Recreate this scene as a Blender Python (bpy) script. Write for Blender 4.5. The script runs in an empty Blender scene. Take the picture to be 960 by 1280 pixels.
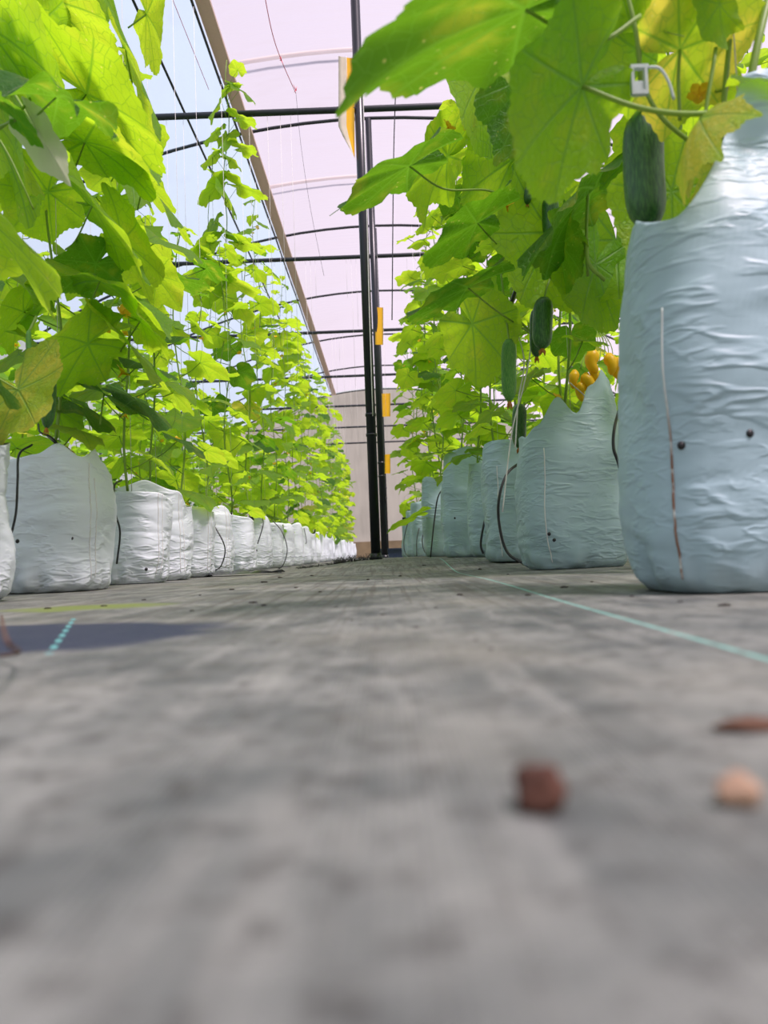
import bpy, math, random
from mathutils import Vector, Matrix, noise
SC = bpy.context.scene
COL = SC.collection
rnd = random.Random(7)

# ------------------------------------------------------------------ camera
FPX = 960.0
CAM = Vector((0, 0, 0.07))
rho = math.atan(23 / 602)
pitch = math.atan(53.1 / FPX); yaw = math.atan(2 / FPX)
F = Vector((-math.sin(yaw) * math.cos(pitch), math.cos(yaw) * math.cos(pitch), math.sin(pitch)))
R0 = F.cross(Vector((0, 0, 1))).normalized(); U0 = R0.cross(F)
RR = R0 * math.cos(rho) - U0 * math.sin(rho)
UU = U0 * math.cos(rho) + R0 * math.sin(rho)
cd = bpy.data.cameras.new('camera'); cam = bpy.data.objects.new('camera', cd); COL.objects.link(cam)
cd.sensor_fit = 'VERTICAL'; cd.sensor_height = 36; cd.sensor_width = 27; cd.lens = 27
cd.clip_start = 0.01; cd.clip_end = 300
cd.dof.use_dof = True; cd.dof.focus_distance = 3.2; cd.dof.aperture_fstop = 4.6
M4 = Matrix.Identity(4)
for i in range(3):
    M4[i][0] = RR[i]; M4[i][1] = UU[i]; M4[i][2] = -F[i]; M4[i][3] = CAM[i]
cam.matrix_world = M4
SC.camera = cam

def ray(px, py): return F + RR * ((px - 480) / FPX) + UU * ((640 - py) / FPX)
def P(px, py, d):            # point seen at a pixel of the photo, d metres down the aisle
    v = ray(px, py); return CAM + v * (d / v.y)
def PZ(px, py, z):           # point seen at a pixel, on the level z
    v = ray(px, py); return CAM + v * ((z - CAM.z) / v.z)

# ------------------------------------------------------------------ world, sun, exposure
w = bpy.data.worlds.new('sky'); SC.world = w; w.use_nodes = True
nt = w.node_tree; nt.nodes.clear()
bg = nt.nodes.new('ShaderNodeBackground'); wo = nt.nodes.new('ShaderNodeOutputWorld')
tc = nt.nodes.new('ShaderNodeTexCoord'); sx = nt.nodes.new('ShaderNodeSeparateXYZ'); cr = nt.nodes.new('ShaderNodeValToRGB')
nt.links.new(tc.outputs['Generated'], sx.inputs[0]); nt.links.new(sx.outputs['Z'], cr.inputs[0])
cr.color_ramp.elements[0].position = 0.0; cr.color_ramp.elements[0].color = (0.86, 0.86, 0.86, 1)
cr.color_ramp.elements[1].position = 0.8; cr.color_ramp.elements[1].color = (0.80, 0.86, 0.98, 1)
nt.links.new(cr.outputs[0], bg.inputs[0]); bg.inputs[1].default_value = 0.78
nt.links.new(bg.outputs[0], wo.inputs[0])
sd = bpy.data.lights.new('sun', 'SUN'); sd.energy = 8.0; sd.angle = 0.22; sd.color = (1, 0.96, 0.88)
so = bpy.data.objects.new('sun', sd); COL.objects.link(so); so.location = (0, 0, 12)
so.rotation_euler = (math.radians(16), math.radians(24), 0)
SC.view_settings.view_transform = 'Standard'; SC.view_settings.look = 'None'
SC.view_settings.gamma = 1; SC.view_settings.use_curve_mapping = False
SC.view_settings.exposure = 0.12
SC.cycles.max_bounces = 10; SC.cycles.diffuse_bounces = 4; SC.cycles.glossy_bounces = 2
SC.cycles.transmission_bounces = 4; SC.cycles.transparent_max_bounces = 8
SC.cycles.sample_clamp_indirect = 4

# ------------------------------------------------------------------ tagging helpers
def tag(o, label=None, cat=None, group=None, kind=None):
    if label: o['label'] = label
    if cat: o['category'] = cat
    if group: o['group'] = group
    if kind: o['kind'] = kind
    return o
def empty(name, loc, **k):
    o = bpy.data.objects.new(name, None); COL.objects.link(o); o.location = loc
    o.empty_display_size = 0.05
    return tag(o, **k)
def link(name, me, parent=None, loc=None):
    o = bpy.data.objects.new(name, me); COL.objects.link(o)
    if parent: o.parent = parent
    if loc is not None: o.location = loc
    return o
class MB:
    def __init__(s): s.v = []; s.f = []; s.m = []
    def box(s, lo, hi, mi=0):
        b = len(s.v); x0, y0, z0 = lo; x1, y1, z1 = hi
        s.v += [(x0,y0,z0),(x1,y0,z0),(x1,y1,z0),(x0,y1,z0),(x0,y0,z1),(x1,y0,z1),(x1,y1,z1),(x0,y1,z1)]
        for q in ((0,3,2,1),(4,5,6,7),(0,1,5,4),(1,2,6,5),(2,3,7,6),(3,0,4,7)):
            s.f.append(tuple(b+i for i in q)); s.m.append(mi)
    def tube(s, pts, r, n=6, r2=None, mi=0, cap=True):
        pts = [Vector(p) for p in pts]; N = len(pts); b = len(s.v)
        t0 = (pts[1]-pts[0]).normalized()
        a = t0.orthogonal().normalized()
        for i, p in enumerate(pts):
            t = (pts[min(i+1, N-1)] - pts[max(i-1, 0)]).normalized()
            a = (a - t*a.dot(t))
            a = a.normalized() if a.length > 1e-6 else t.orthogonal().normalized()
            c = t.cross(a)
            if callable(r): rr = r(i/(N-1))
            else: rr = r if r2 is None else r + (r2-r)*i/(N-1)
            for k in range(n):
                an = 2*math.pi*k/n
                s.v.append(tuple(p + a*(rr*math.cos(an)) + c*(rr*math.sin(an))))
        for i in range(N-1):
            for k in range(n):
                s.f.append((b+i*n+k, b+i*n+(k+1)%n, b+(i+1)*n+(k+1)%n, b+(i+1)*n+k)); s.m.append(mi)
        if cap:
            s.f.append(tuple(b+k for k in range(n))[::-1]); s.m.append(mi)
            s.f.append(tuple(b+(N-1)*n+k for k in range(n))); s.m.append(mi)
    def mesh(s, name, mats, smooth=True, off=None):
        me = bpy.data.meshes.new(name)
        v = s.v if off is None else [(a-off[0], b-off[1], c-off[2]) for a, b, c in s.v]
        me.from_pydata(v, [], s.f)
        for m in (mats if isinstance(mats, (list, tuple)) else [mats]): me.materials.append(m)
        if any(s.m): me.polygons.foreach_set('material_index', s.m)
        if smooth: me.polygons.foreach_set('use_smooth', [True]*len(s.f))
        me.update(); return me
def curve(pts, n=8):             # Catmull-Rom through points
    p = [Vector(q) for q in pts]; p = [p[0]*2-p[1]] + p + [p[-1]*2-p[-2]]; out = []
    for i in range(1, len(p)-2):
        for k in range(n):
            t = k/n
            out.append(0.5*((2*p[i]) + (p[i+1]-p[i-1])*t + (2*p[i-1]-5*p[i]+4*p[i+1]-p[i+2])*t*t + (3*p[i]-3*p[i+1]+p[i+2]-p[i-1])*t**3))
    out.append(p[-2]); return out
def sstep(a, b, x):
    t = min(1, max(0, (x-a)/(b-a))); return t*t*(3-2*t)

# ------------------------------------------------------------------ material helpers
def newmat(name):
    m = bpy.data.materials.new(name); m.use_nodes = True; m.node_tree.nodes.clear()
    return m, m.node_tree
class NB:
    def __init__(s, nt): s.nt = nt
    def n(s, t, **k):
        o = s.nt.nodes.new(t)
        for a, b in k.items(): setattr(o, a, b)
        return o
    def l(s, a, b): s.nt.links.new(a, b)
    def setin(s, inp, v):
        if hasattr(v, 'links') or isinstance(v, bpy.types.NodeSocket): s.l(v, inp)
        else: inp.default_value = v
    def math(s, op, a, b=None, clamp=False):
        o = s.n('ShaderNodeMath', operation=op, use_clamp=clamp); s.setin(o.inputs[0], a)
        if b is not None: s.setin(o.inputs[1], b)
        return o.outputs[0]
    def mix(s, f, a, b):
        o = s.n('ShaderNodeMix', data_type='RGBA'); s.setin(o.inputs[0], f)
        s.setin(o.inputs[6], a if not isinstance(a, tuple) else a+(1,)); s.setin(o.inputs[7], b if not isinstance(b, tuple) else b+(1,))
        return o.outputs[2]
    def ramp(s, f, p0, p1, v0=0.0, v1=1.0):
        o = s.n('ShaderNodeMapRange', interpolation_type='SMOOTHSTEP'); s.setin(o.inputs[0], f)
        o.inputs[1].default_value = p0; o.inputs[2].default_value = p1; o.inputs[3].default_value = v0; o.inputs[4].default_value = v1
        return o.outputs[0]
    def noise(s, vec, scale, detail=3, rough=0.5):
        o = s.n('ShaderNodeTexNoise'); s.l(vec, o.inputs['Vector']); o.inputs['Scale'].default_value = scale
        o.inputs['Detail'].default_value = detail; o.inputs['Roughness'].default_value = rough
        return o.outputs['Fac']
    def scale(s, vec, v):
        o = s.n('ShaderNodeMapping'); s.l(vec, o.inputs[0]); o.inputs['Scale'].default_value = v; return o.outputs[0]
    def bump(s, h, st, dist=0.01):
        o = s.n('ShaderNodeBump'); s.l(h, o.inputs['Height']); o.inputs['Strength'].default_value = st; o.inputs['Distance'].default_value = dist
        return o.outputs[0]
    def prin(s, col, rough=0.5, metal=0.0, spec=0.5, normal=None):
        o = s.n('ShaderNodeBsdfPrincipled')
        s.setin(o.inputs['Base Color'], col if not isinstance(col, tuple) else col+(1,)); s.setin(o.inputs['Roughness'], rough)
        o.inputs['Metallic'].default_value = metal; o.inputs['Specular IOR Level'].default_value = spec
        if normal is not None: s.l(normal, o.inputs['Normal'])
        return o.outputs[0]
    def out(s, sh):
        o = s.n('ShaderNodeOutputMaterial'); s.l(sh, o.inputs[0])
    def mixs(s, f, a, b):
        o = s.n('ShaderNodeMixShader'); s.setin(o.inputs[0], f); s.l(a, o.inputs[1]); s.l(b, o.inputs[2]); return o.outputs[0]
    def trans(s, col, normal=None):
        o = s.n('ShaderNodeBsdfTranslucent'); s.setin(o.inputs[0], col if not isinstance(col, tuple) else col+(1,)); 
        return o.outputs[0]
    def obj(s): return s.n('ShaderNodeTexCoord').outputs['Object']
    def pos(s): return s.n('ShaderNodeNewGeometry').outputs['Position']
def simple(name, col, rough=0.5, metal=0.0, spec=0.5, nscale=30, nvar=0.15, bump=0.1):
    m, t = newmat(name); b = NB(t); o = b.obj()
    nz = b.noise(o, nscale, 4)
    c2 = tuple(c*(1-nvar*2) for c in col)
    b.out(b.prin(b.mix(nz, c2, tuple(min(1, c*(1+nvar)) for c in col)), rough, metal, spec, b.bump(nz, bump, 0.004)))
    return m

def leaf_material(name, under, top, yellow=0.0):
    m, t = newmat(name); b = NB(t); o = b.obj()
    mn = None
    for a in (0, 50, -50, 100, -100, 148, -148):
        a = math.radians(a)
        d1 = b.n('ShaderNodeVectorMath', operation='DOT_PRODUCT'); b.l(o, d1.inputs[0]); d1.inputs[1].default_value = (math.sin(a), -math.cos(a), 0)
        d2 = b.n('ShaderNodeVectorMath', operation='DOT_PRODUCT'); b.l(o, d2.inputs[0]); d2.inputs[1].default_value = (math.cos(a), math.sin(a), 0)
        ab = b.math('ABSOLUTE', d1.outputs['Value'])
        back = b.math('MULTIPLY', b.math('LESS_THAN', d2.outputs['Value'], 0.0), 1.0)
        v = b.math('ADD', b.math('ADD', ab, b.math('MULTIPLY', d2.outputs['Value'], 0.012)), back)
        mn = v if mn is None else b.math('MINIMUM', mn, v)
    main = b.ramp(mn, 0.006, 0.026, 1.0, 0.0)
    vo = b.n('ShaderNodeTexVoronoi', feature='DISTANCE_TO_EDGE'); vo.inputs['Scale'].default_value = 8.5
    b.l(o, vo.inputs['Vector'])
    sec = b.ramp(vo.outputs['Distance'], 0.01, 0.05, 0.6, 0.0)
    vein = b.math('MAXIMUM', main, sec)
    oi = b.n('ShaderNodeObjectInfo').outputs['Random']
    off = b.n('ShaderNodeVectorMath', operation='ADD'); b.l(o, off.inputs[0])
    cx = b.n('ShaderNodeCombineXYZ'); b.l(b.math('MULTIPLY', oi, 30.0), cx.inputs[0]); b.l(cx.outputs[0], off.inputs[1])
    blotch = b.ramp(b.noise(off.outputs[0], 2.2, 3), 0.5 - yellow*0.3, 0.75 - yellow*0.25)
    speck = b.n('ShaderNodeTexVoronoi'); speck.inputs['Scale'].default_value = 9; b.l(off.outputs[0], speck.inputs['Vector'])
    sp = b.ramp(speck.outputs['Distance'], 0.05, 0.13, 0.9, 0.0)
    cu = b.mix(b.math('MULTIPLY', oi, 1.0), under, tuple(x*y for x, y in zip(under, (0.80, 0.92, 0.6))))
    cu = b.mix(b.math('MULTIPLY', blotch, 0.35 + yellow*0.6), cu, (0.85, 0.80, 0.06) if not yellow else (0.95, 0.72, 0.10))
    cu = b.mix(sp, cu, (0.85, 0.85, 0.18))
    cu = b.mix(b.math('MULTIPLY', vein, 0.8), cu, (0.19, 0.46, 0.02))
    ct = b.mix(oi, top, tuple(x*0.75 for x in top))
    ct = b.mix(b.math('MULTIPLY', blotch, 0.25 + yellow*0.6), ct, (0.55, 0.55, 0.06))
    ct = b.mix(b.math('MULTIPLY', vein, 0.6), ct, (0.30, 0.50, 0.16))
    nb = b.bump(b.math('ADD', b.math('MULTIPLY', vein, -1.0), b.noise(o, 22, 3)), 0.5, 0.02)
    pr = b.prin(ct, 0.46, 0, 0.28, nb)
    b.out(b.mixs(0.62, pr, b.trans(cu)))
    return m

M = {}
M['leaf'] = leaf_material('leaf_green', (0.60, 0.86, 0.03), (0.17, 0.37, 0.035))
M['leafdark'] = leaf_material('leaf_deep_shaded_green', (0.17, 0.40, 0.012), (0.06, 0.18, 0.03))  # deep green copy of the leaf, with shade put into its colour
M['leafyellow'] = leaf_material('leaf_yellowing', (0.72, 0.90, 0.05), (0.28, 0.40, 0.05), 0.55)
def softgreen(name, col, tcol, rough=0.45):
    m, t = newmat(name); b = NB(t); nz = b.noise(b.obj(), 60, 3)
    b.out(b.mixs(0.3, b.prin(b.mix(nz, tuple(c*0.8 for c in col), col), rough, 0, 0.4, b.bump(nz, 0.2, 0.002)), b.trans(tcol))); return m
M['stem'] = softgreen('vine_stem_green', (0.30, 0.46, 0.09), (0.5, 0.7, 0.1))
M['flower'] = softgreen('yellow_petal', (0.95, 0.60, 0.02), (1.0, 0.75, 0.04))
M['yfruit'] = softgreen('yellow_fruit_skin', (1.0, 0.66, 0.02), (1.0, 0.75, 0.03), 0.35)
M['dry'] = simple('dried_blossom', (0.50, 0.20, 0.04), 0.8)
M['palebud'] = softgreen('pale_dry_leaf', (0.72, 0.76, 0.66), (0.75, 0.78, 0.6))
# cucumber skin
m, t = newmat('cucumber_skin'); b = NB(t); o = b.obj()
sx_ = b.scale(o, (9, 9, 1.2)); nz = b.noise(sx_, 9, 3)
M['cuke'] = m; b.out(b.prin(b.mix(b.ramp(nz, 0.35, 0.75), (0.012, 0.085, 0.012), (0.06, 0.20, 0.03)), 0.28, 0, 0.6, b.bump(b.noise(o, 130, 3), 0.35, 0.003)))
m, t = newmat('young_cucumber_skin'); b = NB(t); o = b.obj()
nz = b.noise(b.scale(o, (9, 9, 1.2)), 12, 3)
M['cukelight'] = m; b.out(b.prin(b.mix(b.ramp(nz, 0.35, 0.75), (0.05, 0.22, 0.02), (0.15, 0.38, 0.05)), 0.35, 0, 0.6, b.bump(b.noise(o, 160, 3), 0.5, 0.003)))
# grow bag plastic
def bagmat(name, col, tw=0.12):
    m, t = newmat(name); b = NB(t); o = b.obj()
    wr = b.noise(b.scale(o, (1.2, 1.2, 7)), 5, 4, 0.55)
    wr2 = b.noise(b.scale(o, (1, 1, 3.5)), 26, 4, 0.6)
    wa = b.noise(b.scale(o, (1.0, 1.0, 3.6)), 6.5, 2, 0.5)
    wr = b.ramp(b.math('ABSOLUTE', b.math('SUBTRACT', wa, 0.5)), 0.0, 0.07, 1.0, 0.0)
    wb = b.noise(b.scale(o, (1.0, 1.0, 2.6)), 15, 2, 0.5)
    wr2 = b.ramp(b.math('ABSOLUTE', b.math('SUBTRACT', wb, 0.5)), 0.0, 0.09, 1.0, 0.0)
    wr = b.math('MULTIPLY', wr, b.ramp(b.noise(o, 7, 2), 0.42, 0.62)); wr2 = b.math('MULTIPLY', wr2, b.ramp(b.noise(o, 11, 2), 0.45, 0.62))
    hh = b.math('ADD', b.math('ADD', wr, b.math('MULTIPLY', wr2, 0.45)), b.noise(b.scale(o, (1, 1, 2)), 9, 2))
    dirt = b.ramp(b.noise(o, 9, 5, 0.65), 0.55, 0.8, 0.0, 0.35)
    sz = b.n('ShaderNodeSeparateXYZ'); b.l(o, sz.inputs[0])
    low = b.ramp(sz.outputs['Z'], 0.0, 0.07, 0.5, 0.0)
    c = b.mix(b.math('MULTIPLY', dirt, 0.5), col, tuple(x*0.75 for x in col))
    c = b.mix(b.math('MULTIPLY', low, b.noise(o, 30, 4)), c, (0.22, 0.20, 0.16))
    b.out(b.mixs(tw, b.prin(c, 0.44, 0, 0.42, b.bump(hh, 0.42, 0.007)), b.trans(tuple(min(1, x*1.1) for x in col)))); return m
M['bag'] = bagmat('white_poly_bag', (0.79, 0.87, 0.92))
M['bagshade'] = bagmat('shaded_poly_bag', (0.43, 0.60, 0.65))  # darker bluish copy of the white bag; right-row shade put into its colour
M['bagin'] = simple('black_bag_inside', (0.012, 0.012, 0.014), 0.45)
M['seam'] = simple('bag_seam', (0.80, 0.80, 0.78), 0.5)
m, t = newmat('stained_seam'); b = NB(t); o = b.obj(); sz = b.n('ShaderNodeSeparateXYZ'); b.l(o, sz.inputs[0])
M['seamstain'] = m
f_ = b.math('MULTIPLY', b.ramp(sz.outputs['Z'], 0.18, 0.30, 1.0, 0.0), b.ramp(b.noise(b.scale(o, (1, 1, 1)), 60, 4), 0.3, 0.55))
b.out(b.prin(b.mix(f_, (0.62, 0.68, 0.64), (0.22, 0.10, 0.05)), 0.6))
M['soil'] = simple('cocopeat', (0.06, 0.04, 0.025), 0.95, nscale=90, nvar=0.3, bump=0.8)
M['black'] = simple('black_plastic', (0.012, 0.014, 0.016), 0.38, nscale=60)
M['pole'] = simple('black_painted_steel', (0.010, 0.014, 0.020), 0.32, nscale=18)
M['steel'] = simple('dark_galvanised_pipe', (0.022, 0.028, 0.035), 0.5, nscale=30)
M['beige'] = softgreen('beige_batten', (0.80, 0.66, 0.56), (0.62, 0.50, 0.44), .7)
M['string'] = simple('white_string', (0.85, 0.84, 0.80), 0.7)
M['redstring'] = simple('red_string', (0.85, 0.10, 0.16), 0.7)
M['trap'] = simple('yellow_sticky_sheet', (0.95, 0.52, 0.01), 0.2, nscale=8, nvar=0.05)
M['trapedge'] = simple('clear_trap_margin', (0.80, 0.72, 0.55), 0.12, nscale=12)
M['tray'] = simple('navy_plastic', (0.015, 0.03, 0.07), 0.45)
M['clip'] = softgreen('white_plastic_clip', (0.72, 0.80, 0.78), (0.7, 0.8, 0.8), 0.3)
M['rust'] = simple('red_brown_clay', (0.09, 0.035, 0.02), 0.85, nscale=120, nvar=0.3, bump=0.5)
M['tan'] = simple('tan_stone', (0.38, 0.25, 0.16), 0.8, nscale=120, nvar=0.3, bump=0.5)
M['dirt'] = simple('dark_dirt', (0.035, 0.028, 0.02), 0.95, nscale=120, nvar=0.3)
M['twig'] = simple('brown_twig', (0.12, 0.06, 0.035), 0.9)

# greenhouse film
def film(name, tint, tr=0.35, stretch=(1.0, 9.0, 9.0)):
    m, t = newmat(name); b = NB(t); p = b.pos()
    s1 = b.noise(b.scale(p, stretch), 2.2, 4, 0.65)
    s2 = b.noise(b.scale(p, (1, 1, 1)), 0.9, 3)
    f = b.math('ADD', b.ramp(s1, 0.35, 0.75, 0.0, 0.6), b.ramp(s2, 0.4, 0.7, 0.0, 0.4))
    c = b.mix(f, tint, tuple(x*0.74 for x in tint))
    tp = b.n('ShaderNodeBsdfTransparent'); b.l(c, tp.inputs[0])
    gl = b.n('ShaderNodeBsdfGlossy'); gl.inputs['Roughness'].default_value = 0.3
    body = b.mixs(b.math('ADD', tr, b.math('MULTIPLY', f, -0.15)), b.trans(c), tp.outputs[0])
    b.out(b.mixs(0.03, body, gl.outputs[0])); return m
M['filmpink'] = film('pink_tinted_film', (0.75, 0.645, 0.76), 0.76)
M['filmblue'] = film('blue_tinted_film', (0.64, 0.71, 0.88), 0.76, (4, 2, 4))
M['filmend'] = film('dusty_end_film', (0.86, 0.72, 0.66), 0.4, (7, 1, 0.6))
M['filmside'] = film('hazy_side_film', (0.90, 0.89, 0.90), 0.72, (1, 3, 3))
# woven ground cover
m, t = newmat('woven_ground_cover'); M['mat'] = m; b = NB(t); p = b.pos()
sp_ = b.n('ShaderNodeSeparateXYZ'); b.l(p, sp_.inputs[0]); X, Y = sp_.outputs['X'], sp_.outputs['Y']
n1 = b.noise(p, 9, 5, 0.6); n2 = b.noise(b.scale(p, (1.0, 0.12, 1)), 32, 4, 0.6); n3 = b.noise(p, 55, 4, 0.7)
c = b.mix(b.ramp(n1, 0.3, 0.72), (0.070, 0.084, 0.080), (0.235, 0.25, 0.222))
c = b.mix(b.ramp(n2, 0.45, 0.75, 0, 0.55), c, (0.33, 0.345, 0.305))
c = b.mix(b.ramp(n3, 0.48, 0.70, 0, 0.8), c, (0.05, 0.05, 0.045))
big = b.noise(p, 2.7, 3)
c = b.mix(b.ramp(big, 0.45, 0.7, 0, 0.45), c, (0.27, 0.265, 0.205))
# long yarn streaks along the aisle
st = b.noise(b.scale(p, (1, 0.015, 1)), 75, 3, 0.6)
c = b.mix(b.math('MULTIPLY', b.ramp(st, 0.54, 0.60, 0, 0.75), b.ramp(Y, 0.5, 1.6, 0.12, 1.0)), c, (0.10, 0.095, 0.08))
def band(v, c0, hw, soft):
    return b.ramp(b.math('ABSOLUTE', b.math('SUBTRACT', v, c0)), hw, hw + soft, 1.0, 0.0)
# green marker yarn
wob = b.math('ADD', X, b.math('MULTIPLY', Y, -0.012))
g = b.math('MULTIPLY', band(wob, 0.215, 0.0014, 0.002), b.ramp(b.noise(p, 40, 3), 0.35, 0.5, 0.45, 0.95))
c = b.mix(g, c, (0.22, 0.50, 0.42))
# bare navy patch where the dust has been washed off
pc = P(70, 800, 0.82)
def ell(cx, cy, ax, ay, p0, p1, nz=0.5):
    dx = b.math('DIVIDE', b.math('SUBTRACT', X, cx), ax); dy = b.math('DIVIDE', b.math('SUBTRACT', Y, cy), ay)
    r = b.math('SQRT', b.math('ADD', b.math('MULTIPLY', dx, dx), b.math('MULTIPLY', dy, dy)))
    r = b.math('ADD', r, b.math('MULTIPLY', b.math('SUBTRACT', b.noise(p, 14, 4), 0.5), nz))
    return b.ramp(r, p0, p1, 1.0, 0.0)
c = b.mix(b.math('MULTIPLY', ell(-0.40, 0.80, 0.235, 0.18, 0.8, 1.08), 0.92), c, (0.018, 0.026, 0.060))
c = b.mix(b.math('MULTIPLY', ell(-0.35, 1.05, 0.03, 0.0001, 0.5, 1.2), 0.0), c, (0.1, 0.2, 0.05))
c = b.mix(ell(-0.52, 1.32, 0.16, 0.10, 0.5, 1.1, 0.9), c, (0.17, 0.22, 0.06))
dash = b.math('GREATER_THAN', b.math('FRACT', b.math('MULTIPLY', Y, 17.0)), 0.45)
g2 = b.math('MULTIPLY', b.math('MULTIPLY', band(b.math('ADD', X, b.math('MULTIPLY', Y, 0.36)), -0.052, 0.0025, 0.001), dash), ell(-0.38, 0.84, 0.25, 0.25, 0.8, 1.0, 0.0))
c = b.mix(g2, c, (0.13, 0.40, 0.38))
wv = b.n('ShaderNodeTexWave'); b.l(p, wv.inputs['Vector']); wv.inputs['Scale'].default_value = 110; wv.bands_direction = 'X'
wv2 = b.n('ShaderNodeTexWave'); b.l(p, wv2.inputs['Vector']); wv2.inputs['Scale'].default_value = 110; wv2.bands_direction = 'Y'
hh = b.math('ADD', b.math('MULTIPLY', b.math('MULTIPLY', wv.outputs['Fac'], wv2.outputs['Fac']), 0.5), b.math('ADD', b.math('MULTIPLY', st, 1.2), n3))
b.out(b.prin(c, 0.62, 0, 0.35, b.bump(hh, 0.5, 0.004)))

# ------------------------------------------------------------------ floor
def gz(x, y):
    h = 0.040*sstep(2.7, 3.9, y)*(1-sstep(6.8, 8.6, y))*sstep(-0.62, -0.1, x)
    h += 0.005*(noise.noise((x*2.1, y*1.3, 3))) * sstep(0.3, 1.2, y)
    return h
def axis(segs):
    o = []
    for a, b_, n in segs: o += [a+(b_-a)*i/n for i in range(n)]
    return o + [segs[-1][1]]
mb = MB(); xs = axis([(-30, -5, 6), (-5, -1.4, 12), (-1.4, 1.4, 80), (1.4, 5, 12), (5, 30, 6)])
ys = axis([(-8, -1, 6), (-1, 0.4, 10), (0.4, 9, 130), (9, 22, 26), (22, 70, 8)])
for y in ys:
    for x in xs: mb.v.append((x, y, gz(x, y)))
nx = len(xs)
for j in range(len(ys)-1):
    for i in range(nx-1):
        a = j*nx+i; mb.f.append((a, a+1, a+nx+1, a+nx)); mb.m.append(0)
fl = link('floor', mb.mesh('floor', M['mat'])); fl['kind'] = 'structure'

# ------------------------------------------------------------------ shell of the greenhouse
HW = 4.6; XC = 0.0
def archz(x, top=4.4): return top - (x-XC)**2/15.4
FR = [-5.1, -2.6, -0.1, 2.4, 4.9, 7.4, 9.9, 12.4, 14.9, 17.4, 19.9]
Y0, Y1 = -5.1, 19.9
def roof(name, x0, x1, mat):
    mb = MB(); n = 14; m_ = 50
    for j in range(m_+1):
        y = Y0+(Y1-Y0)*j/m_
        for i in range(n+1):
            x = x0+(x1-x0)*i/n
            sag = -0.02*abs(math.sin(math.pi*(y-4.9)/2.5))
            mb.v.append((x, y, archz(x)+0.035+sag*0.6))
    for j in range(m_):
        for i in range(n):
            a = j*(n+1)+i; mb.f.append((a, a+1, a+n+2, a+n+1)); mb.m.append(0)
    o = link(name, mb.mesh(name, mat)); o['kind'] = 'structure'; return o
seamx = -1.30
roof('ceiling', seamx, HW, M['filmpink'])
roof('ceiling', -HW, seamx, M['filmblue'])
def wallx(name, x):
    mb = MB(); mb.v = [(x, Y0, 0.0), (x, Y1, 0.0), (x, Y1, archz(x)+0.03), (x, Y0, archz(x)+0.03)]; mb.f = [(0, 1, 2, 3)]; mb.m = [0]
    o = link(name, mb.mesh(name, M['filmside'], False)); o['kind'] = 'structure'
wallx('wall_left', -HW); wallx('wall_right', HW)
def wally(name, y, mat):
    mb = MB(); n = 20
    for i in range(n+1):
        x = -HW+2*HW*i/n; mb.v += [(x, y, 0.42), (x, y, archz(x)+0.03)]
    for i in range(n): mb.f.append((2*i, 2*i+2, 2*i+3, 2*i+1)); mb.m.append(0)
    o = link(name, mb.mesh(name, mat, False)); o['kind'] = 'structure'
wally('wall_back', Y1+0.05, M['filmend']); wally('wall_front', Y0-0.05, M['filmside'])
m = simple('weathered_kick_board', (0.30, 0.22, 0.13), 0.85, nscale=3, nvar=0.3)
for yy, nm in ((Y1+0.05, 'baseboard_back'), (Y0-0.05, 'baseboard_front')):
    mb = MB(); mb.box((-HW, yy, 0), (HW, yy+0.03, 0.42)); o = link(nm, mb.mesh(nm, m, False)); o['kind'] = 'structure'

# frames: arch + tie beam are one welded truss each
for k, y in enumerate(FR):
    if k in (0,): pass
    which = {4: 'nearest in view', 5: 'second in view up the aisle', 6: 'third in view', 7: 'fourth in view', 8: 'fifth in view', 9: 'last before the end wall', 10: 'standing against the far end wall'}
    lab = 'dark roof arch with straight tie bar, ' + which[k] if k in which else 'dark steel roof arch with straight tie bar overhead behind the camera'
    e = empty('roof_truss', (XC, y, 0), label=lab, cat='roof truss', group='steel trusses spanning the greenhouse')
    mb = MB(); mb.tube([(x, 0, archz(x)) for x in [(-HW+2*HW*i/28) for i in range(29)]], 0.016, 6); link('arch', mb.mesh('arch', M['steel']), e)
    mb = MB(); mb.tube([(-HW, 0, 3.0), (HW, 0, 3.0)], 0.021, 8); link('tie_bar', mb.mesh('tie_bar', M['steel']), e)
    for sx in (-HW, HW):
        mb = MB(); mb.tube([(sx, 0, gz(sx, y)), (sx, 0, 3.02)], 0.025, 6); link('upright', mb.mesh('upright', M['steel']), e)
# beige outer hoops seen through the film
for i, (y, pz) in enumerate(((6.5, 4.5), (8.75, 4.5))):
    e = empty('outer_hoop', (0, y, 0), label='faint beige outer hoop over the pink film, ' + ('nearer of the two' if i == 0 else 'farther of the two'), cat='hoop', group='outer hoops above the film')
    mb = MB(); mb.tube([(x, 0, archz(x, 4.50)) for x in [(seamx+0.02+(HW-seamx)*j/24) for j in range(25)]], 0.02, 6); link('hoop', mb.mesh('hoop', M['beige']), e)
# batten and cable running down the roof
e = empty('film_batten', (seamx, Y0, 0), label='beige film batten running down the roof with a black cable along it', cat='batten')
mb = MB(); z = archz(seamx); mb.box((0.02, 0.1, z-0.03), (0.13, Y1-Y0-0.1, z+0.0)); link('batten', mb.mesh('batten', M['beige'], False), e)
mb = MB(); mb.tube([(0.0, Y, z-0.035-0.015*abs(math.sin(math.pi*Y/2.5))) for Y in [i*0.625 for i in range(40)]], 0.012, 6); link('cable', mb.mesh('cable', M['black']), e)
cx1 = PZ(252, 190, 3.3).x
tag(link('support_wire', (lambda q: (q.tube([(cx1, Y0, 3.32), (cx1, Y1, 3.32)], 0.009, 6), q.mesh('support_wire', M['steel']))[1])(MB())), 'black support wire running the length of the roof left of the batten', 'wire')

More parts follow.
